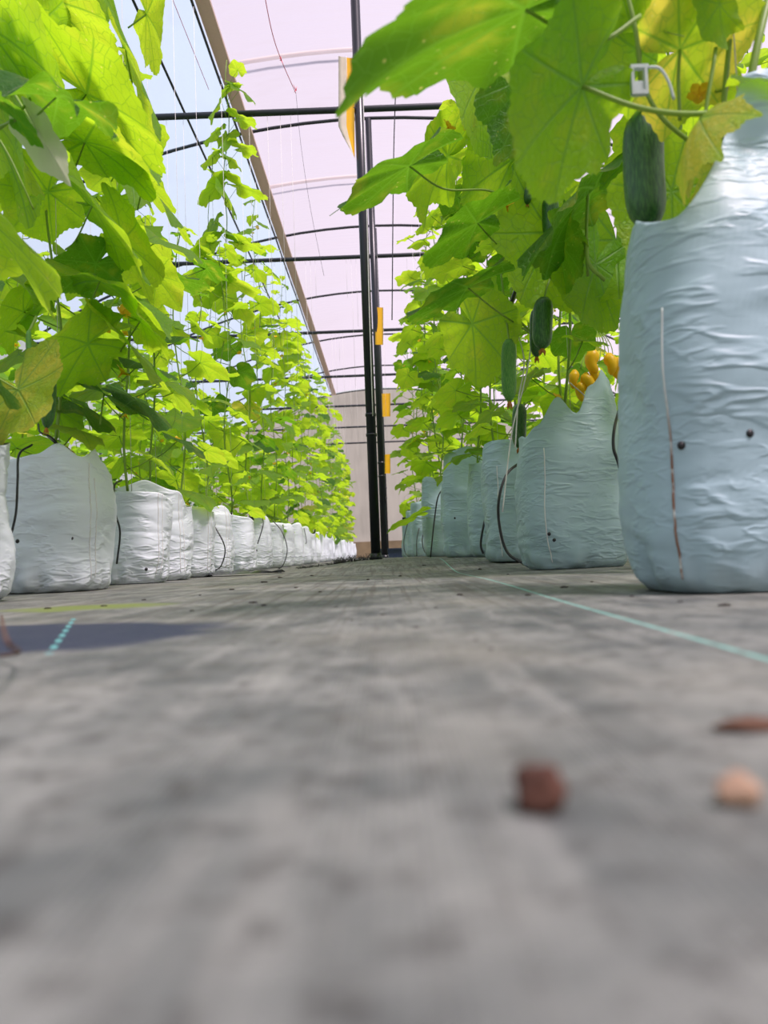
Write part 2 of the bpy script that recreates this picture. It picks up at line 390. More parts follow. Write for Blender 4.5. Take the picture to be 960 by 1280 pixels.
# posts
def post(x, y, ztop, r, lab):
    e = empty('post', (x, y, gz(x, y)-0.01), label=lab, cat='post', group='black posts in the middle of the aisle')
    mb = MB(); mb.tube([(0, 0, 0), (0, 0, ztop)], r, 20); link('pipe', mb.mesh('pipe', M['pole']), e)
    for zz in (0.80, 0.93):
        mb = MB(); mb.tube([(0, 0, zz), (0, 0, zz+0.018)], r*1.14, 20); link('collar', mb.mesh('collar', M['pole']), e)
    mb = MB(); mb.tube([(0, 0, 0), (0, 0, 0.05)], lambda t: r*(1.5-0.4*t), 16); link('foot', mb.mesh('foot', M['pole']), e)
post(P(470, 697, 4.9).x, 4.9, 4.37, 0.031, 'black steel post standing in the aisle, nearest and tallest of the line')
post(P(481, 697, 7.4).x, 7.4, 4.37, 0.031, 'black steel post just behind the nearest one, half hidden by leaves')
post(P(484, 697, 9.9).x, 9.9, 4.37, 0.026, 'black steel post third down the aisle, mostly hidden behind the second')
for y in (12.4, 14.9, 17.4):
    post(P(484, 697, 9.9).x, y, 4.37, 0.026, 'black steel post far down the aisle hidden behind the nearer posts')

# ------------------------------------------------------------------ bags
def bag_mesh(name, w, dep, rim, seed, res=(88, 60), amp=0.0055, fill=0.30, mats=None):
    # rim: heights of the open edge at 8 stations: front-left, front-mid, front-right, right-mid, back-right, back-mid, back-left, left-mid
    nu, nv = res; V = []; Fc = []
    so_ = Vector((seed*3.1, seed*1.7, seed*0.9))
    for j in range(nv+1):
        v = j/nv
        for i in range(nu):
            u = i/nu
            an = math.radians(-135) + 2*math.pi*u
            ca, sa = math.cos(an), math.sin(an)
            n = 3.4; k = (abs(ca)**n + abs(sa)**n)**(-1/n)*0.72
            # rim height
            nr_ = len(rim); q = u*nr_; a = int(q) % nr_; t = q-int(q)
            tt = t*t*(3-2*t); h = rim[a]*(1-tt)+rim[(a+1) % nr_]*tt
            zc = 0.05
            if j <= 4: z = 0.0; s = [0.0, 0.45, 0.75, 0.88, 0.955][j]; z = [0.012, 0.008, 0.0, 0.003, 0.016][j]
            else:
                t2 = (j-4)/(nv-4); z = 0.016 + (h-0.016)*t2
                s = 0.955 + 0.055*math.sin(min(1, z/0.10)*math.pi/2) 
                s += 0.015*math.sin(math.pi*min(1, z/fill))
                if z > fill: s -= 0.16*((z-fill)/max(0.05, 0.55-fill))**1.3*0.9
            x = ca*k*1.4*w/2*s*0.98; y = sa*k*1.4*dep/2*s*0.98
            pinch = 0.0
            if z > fill:   # sheet above the filling flattens towards front and back
                pinch = min(1, (z-fill)/0.25); y *= 1-0.22*pinch
            # wrinkles
            if j > 3:
                wz = z + 0.035*noise.noise(Vector((x*5, y*5, z*4)) + so_)
                r_ = (1-abs(noise.noise(Vector((x*4.5, y*4.5, wz*26)) + so_))*2.2)*max(0.15, 0.6+noise.noise(Vector((x*8, y*8, z*7))-so_)*1.6)
                r2_ = (1-abs(noise.noise(Vector((x*11+z*10, y*11, wz*44-x*8)) + so_))*2)*max(0, 0.5+noise.noise(Vector((x*9, y*9, z*11))+so_*3)*2)
                lump = noise.noise(Vector((x*6, y*6, z*7)) + so_*2)
                cn = noise.noise(Vector((x*3.5, y*3.5, wz*15)) + so_*1.3); cr_ = max(0, 1-abs(cn)*7)*max(0, min(1, .62+2.2*noise.noise(Vector((x*7, y*7, z*6))+so_*4)))
                cn2 = noise.noise(Vector((x*6+z*6, y*6, wz*24-x*5)) - so_*1.7); cr2 = max(0, 1-abs(cn2)*6)*max(0, min(1, .4+2.2*noise.noise(Vector((x*9, y*9, z*9))+so_*5)))
                dn = amp*(r_*0.25 + r2_*0.15 - cr_*0.7 - cr2*0.4) + 0.016*lump
                if pinch: dn += 0.014*pinch*noise.noise(Vector((u*16, z*4, seed)))
                base = 1.0
                if z < 0.09: dn += (0.09-z)*0.28*(noise.noise(Vector((u*26, z*10, seed+4)))-.15)
                L = math.hypot(x, y) or 1; x += x/L*dn; y += y/L*dn
            V.append((x, y, z))
    for j in range(nv):
        for i in range(nu):
            a = j*nu+i; b_ = j*nu+(i+1) % nu
            Fc.append((a, b_, b_+nu, a+nu))
    mb = MB(); mb.v = V; mb.f = Fc; mb.m = [0]*len(Fc)
    me = mb.mesh(name, mats)
    return me
def soil_mesh(w, dep, z):
    mb = MB(); n = 24; mb.v.append((0, 0, z+0.012))
    for i in range(n):
        an = 2*math.pi*i/n; ca, sa = math.cos(an), math.sin(an); k = (abs(ca)**5+abs(sa)**5)**(-1/5)
        mb.v.append((ca*k*w*0.455, sa*k*dep*0.42, z+0.006*math.sin(i*2.3)))
    for i in range(n): mb.f.append((0, 1+i, 1+(i+1) % n)); mb.m.append(0)
    return mb.mesh('soil', M['soil'])
hole_me = None
def hole_mesh():
    mb = MB(); n = 12
    mb.v.append((0, -0.0006, 0))
    for i in range(n): a = 2*math.pi*i/n; mb.v.append((0.0050*math.cos(a), 0.0, 0.0056*math.sin(a)))
    for i in range(n): a = 2*math.pi*i/n; mb.v.append((0.0054*math.cos(a), 0.004, 0.0060*math.sin(a)))
    for i in range(n):
        mb.f.append((0, 1+(i+1) % n, 1+i)); mb.m.append(0)
        mb.f.append((1+i, 1+(i+1) % n, 1+n+(i+1) % n, 1+n+i)); mb.m.append(0)
    return mb.mesh('drainage_hole', M['bagin'])
hole_me = hole_mesh()
def front_y(me, x, z):          # front surface of the bag mesh near local (x, z)
    best = None; bd = 9
    for v in me.vertices:
        if v.co.y < 0:
            d = (v.co.x-x)**2+(v.co.z-z)**2
            if d < bd: bd = d; best = v.co.y
    return best
BAGS = []
def make_bag(cx, cyf, w, dep, rim, seed, lab, mats, group, res=(88, 60), rot=0.0, holes=(), seams=(), me=None, fill=0.30, seam_mat=None, amp=0.0055):
    cy = cyf+dep/2; zb = gz(cx, cy)
    e = empty('grow_bag', (cx, cy, zb), label=lab, cat='grow bag', group=group); e.rotation_euler = (0, 0, rot)
    if me is None: me = bag_mesh('sleeve', w, dep, rim, seed, res, amp, fill, mats)
    o = link('sleeve', me, e)
    md = o.modifiers.new('thickness', 'SOLIDIFY'); md.thickness = 0.0012; md.offset = -1; md.material_offset = 1
    link('soil', soil_mesh(w, dep*0.92, fill-0.01), e)
    for (hx, hz) in holes:
        y = front_y(me, hx, hz); h = link('drainage_hole', hole_me, e, (hx, y-0.0012, hz)); h['label'] = 'small punched black hole'
    nu = res[0]
    for (u, z0, z1, r) in seams:
        i = int(u*nu) % nu; pts = []
        for j in range(4, res[1]+1):
            co = me.vertices[j*nu+i].co
            if z0 <= co.z <= z1:
                L = Vector((co.x, co.y, 0)).normalized(); pts.append(co + L*r*0.5)
        if len(pts) > 2:
            mb = MB(); mb.tube(pts, r, 6); link('seam', mb.mesh('seam', seam_mat or M['seam']), e)
    BAGS.append((cx, cy, zb, w, dep, max(rim), fill, e)); return e
WM = [M['bag'], M['bagin']]; BM = [M['bagshade'], M['bagin']]
XI = -0.785
# left row. (front distance, width, rim, ...)
left = [
 (1.53, 0.30, (.37, .37, .36, .34, .36, .37, .37, .37), 'partly cropped white grow bag at the left edge, nearest on the left'),
 (2.10, 0.30, (.36, .375, .385, .415, .375, .405, .37, .34, .34, .33, .33, .33, .33, .34, .35, .355), 'big white grow bag on the left, black tube over its front, two holes'),
 (2.62, 0.27, (.325, .32, .315, .30, .29, .29, .30, .31), 'wrinkled white grow bag with folded-down top, third on the left'),
 (2.95, 0.29, (.37, .395, .35, .29, .30, .33, .34, .35), 'white grow bag rising behind the wrinkled folded one on the left'),
 (3.36, 0.28, (.34, .33, .31, .29, .30, .31, .32, .33), 'white grow bag with sloping edge and black tube at its right, fifth on the left'),
 (3.78, 0.28, (.31, .30, .345, .30, .32, .33, .33, .30), 'white grow bag with a looping black tube in front, sixth on the left'),
 (4.45, 0.28, (.37, .34, .32, .30, .33, .34, .33, .33), 'white grow bag with a raised left corner, seventh on the left'),
 (5.10, 0.28, (.33, .34, .36, .31, .33, .34, .33, .33), 'white grow bag with a short black tube, eighth on the left'),
 (5.70, 0.28, (.37, .34, .33, .32, .33, .34, .33, .33), 'white grow bag behind the long drooping tube, ninth on the left'),
 (6.35, 0.28, (.36, .37, .36, .33, .34, .34, .34, .35), 'white grow bag with level top edge, tenth on the left'),
 (7.10, 0.28, (.36, .36, .40, .35, .34, .35, .34, .35), 'white grow bag with a peaked right corner, eleventh on the left'),
]
for i, (d, w_, rim, lab) in enumerate(left):
    holes = {1: ((-0.05, 0.145), (0.095, 0.148)), 2: ((-0.06, 0.05), (0.09, 0.05)), 3: ((0.09, 0.1),), 5: ((0.05, 0.13),), 6: ((0.04, 0.12),), 7: ((0.06, 0.13),)}.get(i, ())
    make_bag(XI-w_/2-(.055, .022)[i] if i < 2 else XI-w_/2, d, w_, 0.25, rim, i+1, lab, WM, 'white grow bags in the left row', rot=rnd.uniform(-0.05, 0.05), holes=holes,
             seams=((0.283, 0.03, 0.36, 0.0016), (0.298, 0.03, 0.32, 0.0014)) if i < 6 else (), res=(88, 60) if i < 7 else (48, 34))
far_me = [bag_mesh('sleeve', 0.28, 0.25, [0.35+rnd.uniform(-.03, .05) for _ in range(8)], 40+k, (40, 28), 0.006, 0.30, WM) for k in range(4)]
d = 7.75; k = 0
while d < 19.3:
    make_bag(XI-0.14+rnd.uniform(-.02, .02), d, 0.28, 0.25, (.36,), 0, 'small distant white grow bag in the receding far end of the left row', WM, 'distant white grow bags in the left row', rot=rnd.uniform(-0.15, 0.15), me=far_me[k % 4], fill=0.30)
    d += 0.62+rnd.uniform(-.05, .05); k += 1
# right row (left front corner pixel, distance)
def rx(px, d): return P(px, 690, d).x
right = [
 (rx(841, 1.02), 1.02, 0.36, 0.27, (.53, .76, .78, .70, .64, .60, .585, .565), 'huge pale blue-shaded grow bag at the right edge with a brown-stained seam', ((-0.150, 0.205), (-0.066, 0.215)), 0.0),
 (rx(664, 2.45), 2.45, 0.34, 0.27, (.47, .565, .505, .60, .655, .62, .57, .50, .50, .48, .47, .45, .45, .45, .45, .44), 'crumpled blue-shaded grow bag with a peaked corner beside the yellow fruits', ((-0.115, 0.115), (-0.10, 0.095)), 0.04),
 (rx(612, 3.15), 3.15, 0.32, 0.26, (.51, .51, .51, .50, .48, .46, .48, .50), 'blue-shaded grow bag with a thick black tube bowed across its side', (), 0.0),
 (rx(592, 3.72), 3.72, 0.30, 0.26, (.46, .48, .48, .48, .50, .50, .48, .47), 'narrow visible strip of a blue-shaded grow bag, fourth on the right', (), 0.0),
 (rx(557, 4.30), 4.30, 0.30, 0.26, (.60, .63, .60, .52, .52, .52, .53, .56), 'tall smooth blue-shaded grow bag, fifth on the right', ((-0.09, 0.22),), 0.0),
 (rx(531, 5.00), 5.00, 0.29, 0.26, (.53, .50, .48, .48, .49, .50, .50, .51), 'blue-shaded grow bag with a black open top and long curved tube, sixth on the right', (), 0.0),
 (rx(517, 5.90), 5.90, 0.28, 0.26, (.42, .44, .44, .44, .42, .42, .42, .42), 'small blue-shaded grow bag with three thin tubes, seventh on the right', (), 0.0),
 (rx(510, 6.60), 6.60, 0.28, 0.26, (.40, .43, .42, .42, .42, .42, .42, .40), 'small blue-shaded grow bag, eighth and last but one on the right', (), 0.0),
 (rx(504, 7.30), 7.30, 0.28, 0.26, (.37, .40, .42, .42, .40, .40, .40, .38), 'small blue-shaded grow bag, farthest one visible on the right', (), 0.0),
]
for i, (x0, d, w_, dep, rim, lab, holes, rot) in enumerate(right):
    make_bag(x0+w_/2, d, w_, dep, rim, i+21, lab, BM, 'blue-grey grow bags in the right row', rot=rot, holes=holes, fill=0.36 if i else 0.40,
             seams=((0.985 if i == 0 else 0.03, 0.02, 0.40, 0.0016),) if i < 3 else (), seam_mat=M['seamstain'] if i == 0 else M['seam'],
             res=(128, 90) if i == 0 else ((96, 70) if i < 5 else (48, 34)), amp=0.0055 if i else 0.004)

# ------------------------------------------------------------------ leaves
KEY = [(0, 1.0), (11, .88), (26, .79), (38, .84), (50, .88), (60, .76), (76, .69), (90, .75), (102, .78), (114, .66), (130, .60), (146, .62), (158, .54), (168, .40), (175, .18), (180, .06)]
def outline(n, r2, jit):
    pts = []
    key = [(a, r*(1+r2.uniform(-jit, jit))) for a, r in KEY]; key2 = [(a, r*(1+r2.uniform(-jit, jit))) for a, r in KEY]
    full = [(-a, r) for a, r in reversed(key2[1:])] + key   # -180 .. 180
    C = [(r*math.cos(math.radians(a)), r*math.sin(math.radians(a))) for a, r in full]
    seg = len(C)-1
    for i in range(n+1):
        q = i/n*seg; a = min(seg-1, int(q)); t = q-a
        pts.append((C[a][0]*(1-t)+C[a+1][0]*t, C[a][1]*(1-t)+C[a+1][1]*t))
    return pts
def leaf_mesh(name, mat, seed, n=60, rings=5, droop=0.30, fold=0.12, ripple=0.04, curl=0.0):
    r2 = random.Random(seed); C = outline(n, r2, 0.06); ph = r2.uniform(0, 6)
    mb = MB(); mb.v.append((0, 0, 0))
    va = [math.radians(a) for a in (0, 50, -50, 100, -100, 148, -148)]
    for j in range(1, rings+1):
        t = j/rings
        for i, (cx, cy) in enumerate(C):
            tooth = 1.0
            if j == rings: tooth = 1 + (0.016 if i % 2 else -0.014)
            x, y = cx*t*tooth, cy*t*tooth; r = math.hypot(x, y); th = math.atan2(y, x)
            dv = min(abs(math.atan2(math.sin(th-a), math.cos(th-a))) for a in va)
            z = -droop*r*r*(0.75+0.25*math.cos(2*th+ph)) + fold*abs(y)*(1-0.5*r)
            z += ripple*t*t*math.sin(5*th+ph)*1.0 + 0.07*r*min(1, dv/0.4)*0.6 + ripple*0.5*t**3*math.sin(13*th+ph*2)
            z -= curl*max(0, x)**2
            mb.v.append((x, y, z))
    N = n+1
    for i in range(n): mb.f.append((0, 1+i, 2+i)); mb.m.append(0)
    for j in range(rings-1):
        for i in range(n):
            a = 1+j*N+i; mb.f.append((a, a+N, a+N+1, a+1)); mb.m.append(0)
    return mb.mesh(name, mat)
LEAF = [leaf_mesh('leaf', M['leaf'], s, 44, 4, dr, fo, ri) for s, dr, fo, ri in ((1, .16, .08, .04), (2, .30, .14, .05), (3, .10, .05, .06), (4, .38, -.05, .04), (5, .22, .20, .05), (6, .45, .1, .07))]
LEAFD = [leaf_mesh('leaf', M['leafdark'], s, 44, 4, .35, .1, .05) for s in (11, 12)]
LEAFY = [leaf_mesh('leaf', M['leafyellow'], s, 60, 5, .35, .1, .06) for s in (21, 22)]
HI = [leaf_mesh('leaf', M['leaf'], s, 120, 9, dr, fo, ri) for s, dr, fo, ri in ((31, .10, .05, .035), (32, .20, .12, .05), (33, .28, .04, .05))]
HI.append(leaf_mesh('leaf', M['leafdark'], 35, 140, 9, .18, .05, .05))
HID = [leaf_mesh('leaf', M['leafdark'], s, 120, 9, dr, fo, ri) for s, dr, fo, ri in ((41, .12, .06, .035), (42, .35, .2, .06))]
HIY = [leaf_mesh('leaf', M['leafyellow'], s, 120, 9, dr, fo, ri, cu) for s, dr, fo, ri, cu in ((51, .12, .04, .04, 0), (52, .5, -.35, .04, .3))]
PALE = leaf_mesh('leaf', M['palebud'], 61, 60, 5, .2, -.9, .05)

def flower_mesh():
    mb = MB()
    for k in range(5):
        a = 2*math.pi*k/5; d = Vector((math.cos(a), math.sin(a), 0.55)).normalized(); s = Vector((-math.sin(a), math.cos(a), 0)); b_ = len(mb.v)
        for t, wd, dz in ((0, .08, 0), (.4, .36, .02), (.75, .34, 0), (1.0, .04, -.1)):
            c = d*t; c.z += dz
            mb.v += [tuple(c-s*wd), tuple(c+Vector((0, 0, .06))), tuple(c+s*wd)]
        for j in range(3):
            for q in (0, 1):
                i = b_+j*3+q; mb.f.append((i, i+1, i+4, i+3)); mb.m.append(0)
    mb.tube([(0, 0, -.55), (0, 0, -.2), (0, 0, 0.02)], lambda t: .07+.07*t, 6)
    return mb.mesh('flower', M['flower'])
FLOWER = flower_mesh()
def cuke_mesh(name, mat):          # unit long, hangs down from origin
    mb = MB(); pts = [(0.05*math.sin(i/14*3.0), 0, -i/14) for i in range(15)]
    prof = [.42, .80, .93, .98, 1, 1, 1, 1, 1, 1, .99, .95, .86, .66, .22]
    mb.tube(pts, lambda t: 0.125*prof[round(t*14)], 20)
    return mb.mesh(name, mat)
CUKE = cuke_mesh('cucumber', M['cuke']); CUKEL = cuke_mesh('cucumber', M['cukelight'])
def tip_mesh():
    mb = MB()
    for k in range(4):
        a = k*1.57; mb.tube([(0, 0, 0), (.03*math.cos(a), .03*math.sin(a), -.05), (.045*math.cos(a+.6), .045*math.sin(a+.6), -.12)], .022, 5, .008)
    return mb.mesh('dried_flower', M['dry'])
TIP = tip_mesh()

class Plant:
    def __init__(s, base, label, group, name='cucumber_vine'):
        s.base = Vector(base); s.root = empty(name, s.base, label=label, cat='cucumber plant', group=group); s.mb = MB(); s.stem = []
    def leaf(s, at, dr, nrm, size, me, wid=1.0, label=None):
        x = Vector(dr).normalized(); n = Vector(nrm); n = (n-x*n.dot(x)); n = n.normalized() if n.length > 1e-4 else x.orthogonal().normalized()
        y = n.cross(x); o = bpy.data.objects.new('leaf', me); COL.objects.link(o); o.parent = s.root
        m_ = Matrix((x*size, y*size*wid, n*size)).transposed().to_4x4(); m_.translation = Vector(at)-s.base
        o.matrix_basis = m_
        if label: o['label'] = label
        return o
    def hero(s, A, dA, T, dT, me, wid=1.0, f=0.3, stalk=None, r=0.0026, side=0.0, label=None):
        wid *= .86; f = min(.9, f+.12)
        a = P(A[0], A[1], dA); t = P(T[0], T[1], dT); n = (CAM-a).normalized()*(-1)*(1-f) + Vector((side, 0, 1))*f
        s.leaf(a, t-a, n, (t-a).length*1.0, me, wid, label)
        if stalk:
            pts = [a] + [P(*q) for q in stalk]; s.mb.tube(curve(pts, 6), r*0.75, 7, r)
    def tube(s, pts, r=0.002, n=6, r2=None): s.mb.tube(pts, r, n, r2)
    def sub(s, name, me, at, sc, rot=(0, 0, 0), label=None, parent=None):
        o = bpy.data.objects.new(name, me); COL.objects.link(o); o.parent = parent or s.root
        o.location = Vector(at)-s.base if parent is None else at; o.scale = (sc,)*3 if not isinstance(sc, tuple) else sc; o.rotation_euler = rot
        if label: o['label'] = label
        return o
    def cucumber(s, top, bottom, d, fat=1.0, light=False, stalk=None):
        a = P(top[0], top[1], d); b_ = P(bottom[0], bottom[1], d); L = (a-b_).length
        o = s.sub('cucumber', CUKEL if light else CUKE, a, (L*fat, L*fat, L), label='pale green young cucumber' if light else 'dark green cucumber')
        o.rotation_euler = ((a-b_).to_track_quat('Z', 'Y')).to_euler()
        t = s.sub('dried_flower', TIP, (0, 0, -1.0), 1.0, parent=o)
        st = [a+Vector((0, 0, -0.004))] + ([P(*q) for q in stalk] if stalk else [a+Vector((0.01, 0.02, 0.04))]); s.mb.tube(curve(st, 5), 0.003, 7)
    def grow(s, ztop, step=0.095, seed=0, size=0.115, side=0, spread=1.0, low=None, meshes=None, bare=0.10, stalk=0.13, skip=None, nst=5):
        r2 = random.Random(seed*131+5); x, y, z0 = s.base; zs = (low or z0)
        stem = []; k = 0; z = zs
        wob = lambda z_: Vector((0.022*math.sin(z_*6+seed), 0.022*math.cos(z_*5+seed*2), 0))
        while z <= ztop: stem.append(Vector((x, y, z))+wob(z)*min(1, (z-zs)*6)); z += 0.10
        if len(stem) < 2: return
        s.mb.tube(stem, 0.0055, nst+1, 0.0025)
        z = zs+bare; az = r2.uniform(0, 6)
        while z < ztop:
            fr = (z-zs)/(ztop-zs); az += 2.4 + r2.uniform(-.5, .5)
            b_ = Vector((x, y, z))+wob(z)
            sc = size*r2.uniform(.78, 1.18)*(1.0 if fr < .8 else max(.25, 1-(fr-.8)*3.4))
            L = stalk*r2.uniform(.7, 1.2)*spread*(1 if fr < .85 else .5)
            el = r2.uniform(.25, .75); d_ = Vector((math.cos(az)*math.cos(el), math.sin(az)*math.cos(el), math.sin(el)))
            e_ = b_ + d_*L
            if not (skip and skip(e_)):
                s.mb.tube([b_, b_+d_*L*.5+Vector((0, 0, -.008)), e_], 0.0022, 4 if nst < 5 else 5)
                tilt = r2.uniform(.0, .75)
                da = az + r2.uniform(-.6, .6)
                mr = Vector((math.cos(da)*math.cos(tilt), math.sin(da)*math.cos(tilt), -math.sin(tilt)))
                nr = Vector((r2.uniform(-.3, .3), r2.uniform(-.3, .3), 1))
                pool = meshes or LEAF
                me = pool[r2.randrange(len(pool))]
                q = r2.random()
                if meshes is None: me = LEAFY[r2.randrange(2)] if q > .975 and fr < .5 else (LEAFD[r2.randrange(2)] if q < .10 else me)
                s.leaf(e_, mr, nr, sc, me)
                if r2.random() < .17: s.sub('flower', FLOWER, b_+Vector((math.cos(az+1), math.sin(az+1), .2))*.04, .022, (r2.uniform(-.8, .8), r2.uniform(-.8, .8), 0))
            z += step*r2.uniform(.8, 1.2)
        # a few tendrils
        for _ in range(3):
            zz = r2.uniform(zs+.2, ztop); b_ = Vector((x, y, zz)); a = r2.uniform(0, 6)
            s.mb.tube([b_ + Vector((math.cos(a+.35*t)*.02*t, math.sin(a+.35*t)*.02*t, .012*t*math.sin(t*.6))) for t in range(8)], 0.0009, 3)
        return s
    def done(s):
        if s.mb.f:
            o = link('vine', s.mb.mesh('vine', M['stem'], off=s.base), s.root)
def tstring(x, y, z0, z1, lab, group, r=0.0011, mat='string', x1=None):
    mb = MB(); mb.tube([(0, 0, 0), ((x1-x if x1 is not None else 0), 0, z1-z0)], r, 4)
    o = link('trellis_string', mb.mesh('trellis_string', M[mat]), None, (x, y, z0)); tag(o, lab, 'string', group)

# ---- left row
lh = {0: 2.5, 1: 2.3, 2: 1.95, 3: 1.55, 4: 1.62, 5: 0.0, 6: 2.05, 7: 2.35, 8: 2.95, 9: 2.5, 10: 2.75}
names = ['nearest, cut by the left edge', 'rising from the big bag with two holes', 'rising from the folded wrinkled bag', 'fourth on the left', 'fifth on the left', 'sixth on the left, its thin top climbing highest',
         'seventh on the left', 'eighth on the left', 'ninth on the left, reaching the second tie bar', 'tenth on the left', 'eleventh on the left']
lb = [b_ for b_ in BAGS if b_[0] < 0]
for i, (cx, cy, zb, w_, dp, hm, fi, e) in enumerate(lb):
    near = i < len(left)
    lab = ('cucumber vine in the left row, ' + names[i]) if near else 'distant cucumber vine in the receding far end of the left row'
    pl = Plant((cx, cy, zb+fi), lab, 'cucumber vines of the left row' if near else 'distant cucumber vines of the left row')
    tstring(cx+.012, cy, zb+fi, 3.0, 'white string along the vine ' + names[i] if near else 'thin white trellis string in the far left row', 'trellis strings of the left row' if near else 'distant trellis strings of the left row')
    h = lh.get(i, rnd.uniform(2.35, 2.9))
    if i == 0:
        pl.grow(1.25, seed=i, size=.095, skip=lambda p: p.z > .75)
        pl.hero((-30, 262), 1.45, (98, 368), 1.40, HI[1], .95, .5, [(-60, 300, 1.5)], label='large pale-speckled leaf')
        pl.hero((22, 487), 1.75, (50, 535), 1.65, HIY[0], 1.25, .12, [(-10, 468, 1.75)], label='green leaf with a yellow blotched half')
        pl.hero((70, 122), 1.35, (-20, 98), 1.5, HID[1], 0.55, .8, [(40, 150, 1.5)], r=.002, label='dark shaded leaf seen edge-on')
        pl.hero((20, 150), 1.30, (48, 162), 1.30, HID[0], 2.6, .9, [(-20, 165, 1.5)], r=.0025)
        pl.hero((48, 165), 1.5, (92, 235), 1.55, PALE, .5, .1, [(20, 120, 1.6)], label='folded pale grey withered leaf')
        pl.hero((-20, 30), 1.9, (110, 110), 1.8, HI[0], 1.0, .4, [(-60, 60, 1.9)])
        pl.hero((-30, 130), 2.0, (85, 215), 1.9, HI[2], 1.0, .4)
        pl.hero((20, 10), 1.9, (-50, -60), 1.9, HI[1], 1.2, .4)
        pl.tube(curve([P(-10, 168, 1.5), P(20, 145, 1.45), P(42, 118, 1.5)], 5), .0028)
        pl.tube(curve([P(0, 175, 1.6), P(14, 200, 1.6), P(28, 230, 1.6), P(42, 262, 1.62)], 5), .0022)
        pl.cucumber((36, 413), (37, 447), 1.8, .75, True)
        pl.cucumber((62, 466), (58, 535), 1.95, .95)
    elif i == 1:
        pl.grow(1.75, seed=i+3, size=.10, skip=lambda p: p.z > .72)
        H = pl.hero
        H((108, 118), 2.0, (214, 162), 1.9, HI[0], 1.15, .45, [(92, 138, 2.1)])
        H((157, 62), 2.1, (187, 108), 2.0, HI[1], 1.75, .35, [(165, 105, 2.2)])
        H((183, 18), 2.2, (211, 56), 2.15, HI[0], 1.5, .35, [(160, 35, 2.2)])
        H((106, 178), 1.95, (217, 192), 1.85, HI[2], .75, .6, [(92, 215, 2.1)])
        H((115, 258), 1.9, (178, 312), 1.8, HI[1], 1.35, .45, [(95, 300, 2.0), (82, 312, 2.1)])
        H((180, 225), 2.1, (226, 277), 2.0, HI[0], 1.3, .5, [(172, 262, 2.2)])
        H((125, 352), 2.0, (228, 383), 1.9, HI[2], .75, .85, [(100, 402, 2.1), (50, 438, 2.15)])
        H((30, 40), 2.1, (95, 120), 2.05, HI[2], 1.1, .3)
        H((60, 0), 2.2, (150, 18), 2.1, HI[0], 1.2, .4, [(30, 45, 2.2)])
        H((120, -10), 2.3, (75, 25), 2.2, HI[1], 1.4, .4)
        H((60, 240), 2.2, (5, 290), 2.2, HI[0], 1.2, .4)
        H((152, 300), 2.2, (215, 348), 2.15, HI[1], 1.15, .4, [(150, 360, 2.3)])
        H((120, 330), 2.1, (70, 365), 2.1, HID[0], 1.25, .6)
        H((175, 402), 2.0, (218, 438), 1.95, HI[1], 1.25, .5, [(150, 440, 2.2)])
        H((155, 425), 2.1, (200, 475), 2.0, HI[0], 1.2, .5)
        H((110, 430), 2.1, (20, 470), 2.0, HI[2], 1.1, .5)
        for ax, ay, tx, ty, wd, hf in ((62, 372, 20, 405, 1, .6), (140, 380, 108, 410, 1, .6), (90, 320, 130, 345, 1, .6), (20, 60, 62, 95, 1.2, .5), (70, 215, 40, 245, 1.1, .6), (5, 235, -40, 260, 1.2, .6), (200, 300, 240, 318, 1, .7), (10, 330, 50, 372, 1.1, .5),
                                       (60, 440, 100, 470, 1.1, .6), (90, 500, 130, 530, 1.1, .6), (170, 500, 205, 530, 1, .6), (20, 560, 60, 540, 1, .7), (175, 455, 215, 462, 1, .7), (30, 390, -15, 430, 1.1, .5), (150, 205, 190, 240, 1.1, .6), (5, 5, 50, 40, 1.2, .4), (145, 250, 110, 290, 1, .5)):
            dd = 2.35+.05*((ax*3+ay) % 7); H((ax, ay), dd, (tx, ty), dd-.1, (LEAF+LEAFD)[(ax+ay) % 8], wd, hf, [((ax+128)/2, ay+22, dd)])
        H((130, 492), 2.3, (160, 512), 2.2, HID[0], 1.3, .5, [(125, 530, 2.2)])
        pl.tube(curve([P(108, 118, 2.05), P(80, 95, 2.1), P(52, 70, 2.12), P(55, 0, 2.15)], 6), .003)
        for px, py in ((65, 50), (38, 197), (152, 467), (153, 392), (128, 410)): pl.sub('flower', FLOWER, P(px, py, 2.25), .030, (.7, .3, px))
    elif i == 5:
        pl.grow(1.5, seed=i, size=.11)
        D = 4.75
        for ax, ay, tx, ty, wd in ((297, 88, 292, 72, 1.2), (300, 112, 312, 122, 1.3), (292, 108, 282, 104, 1.2), (276, 125, 262, 147, 1.3), (298, 148, 322, 153, 1.0), (270, 166, 252, 176, 1.1), (284, 170, 280, 185, 1.0), (268, 195, 248, 205, 1.1),
                                   (282, 196, 303, 206, 1.0), (300, 185, 322, 187, 1.1), (272, 232, 243, 252, 1.2), (278, 236, 298, 268, 1.2), (298, 232, 332, 247, .9), (266, 280, 258, 302, 1.1), (285, 290, 300, 302, 1.2), (262, 305, 228, 322, 1.1), (300, 303, 336, 312, .8),
                                   (262, 325, 300, 345, 1.0), (280, 350, 332, 362, .9), (250, 345, 212, 352, 1.0)):
            pl.hero((ax, ay), D, (tx, ty), D-.1, LEAF[(ax*7+ay) % 3], wd*.72, .55, [(283, ay+22, D)], r=.0015)
        pl.tube([P(285 - (y-80)*.02 + 3*math.sin(y*.05), y, D) for y in range(75, 520, 18)], .0032, 6)
        pl.tube([P(263 + 3*math.sin(y*.04), y, D) for y in range(190, 420, 20)], .0022, 5)
    else:
        pl.grow(h, seed=i, size=.135, bare=.02, step=.078 if i < 14 else .10, nst=5 if i < 8 else 3)
    pl.done()

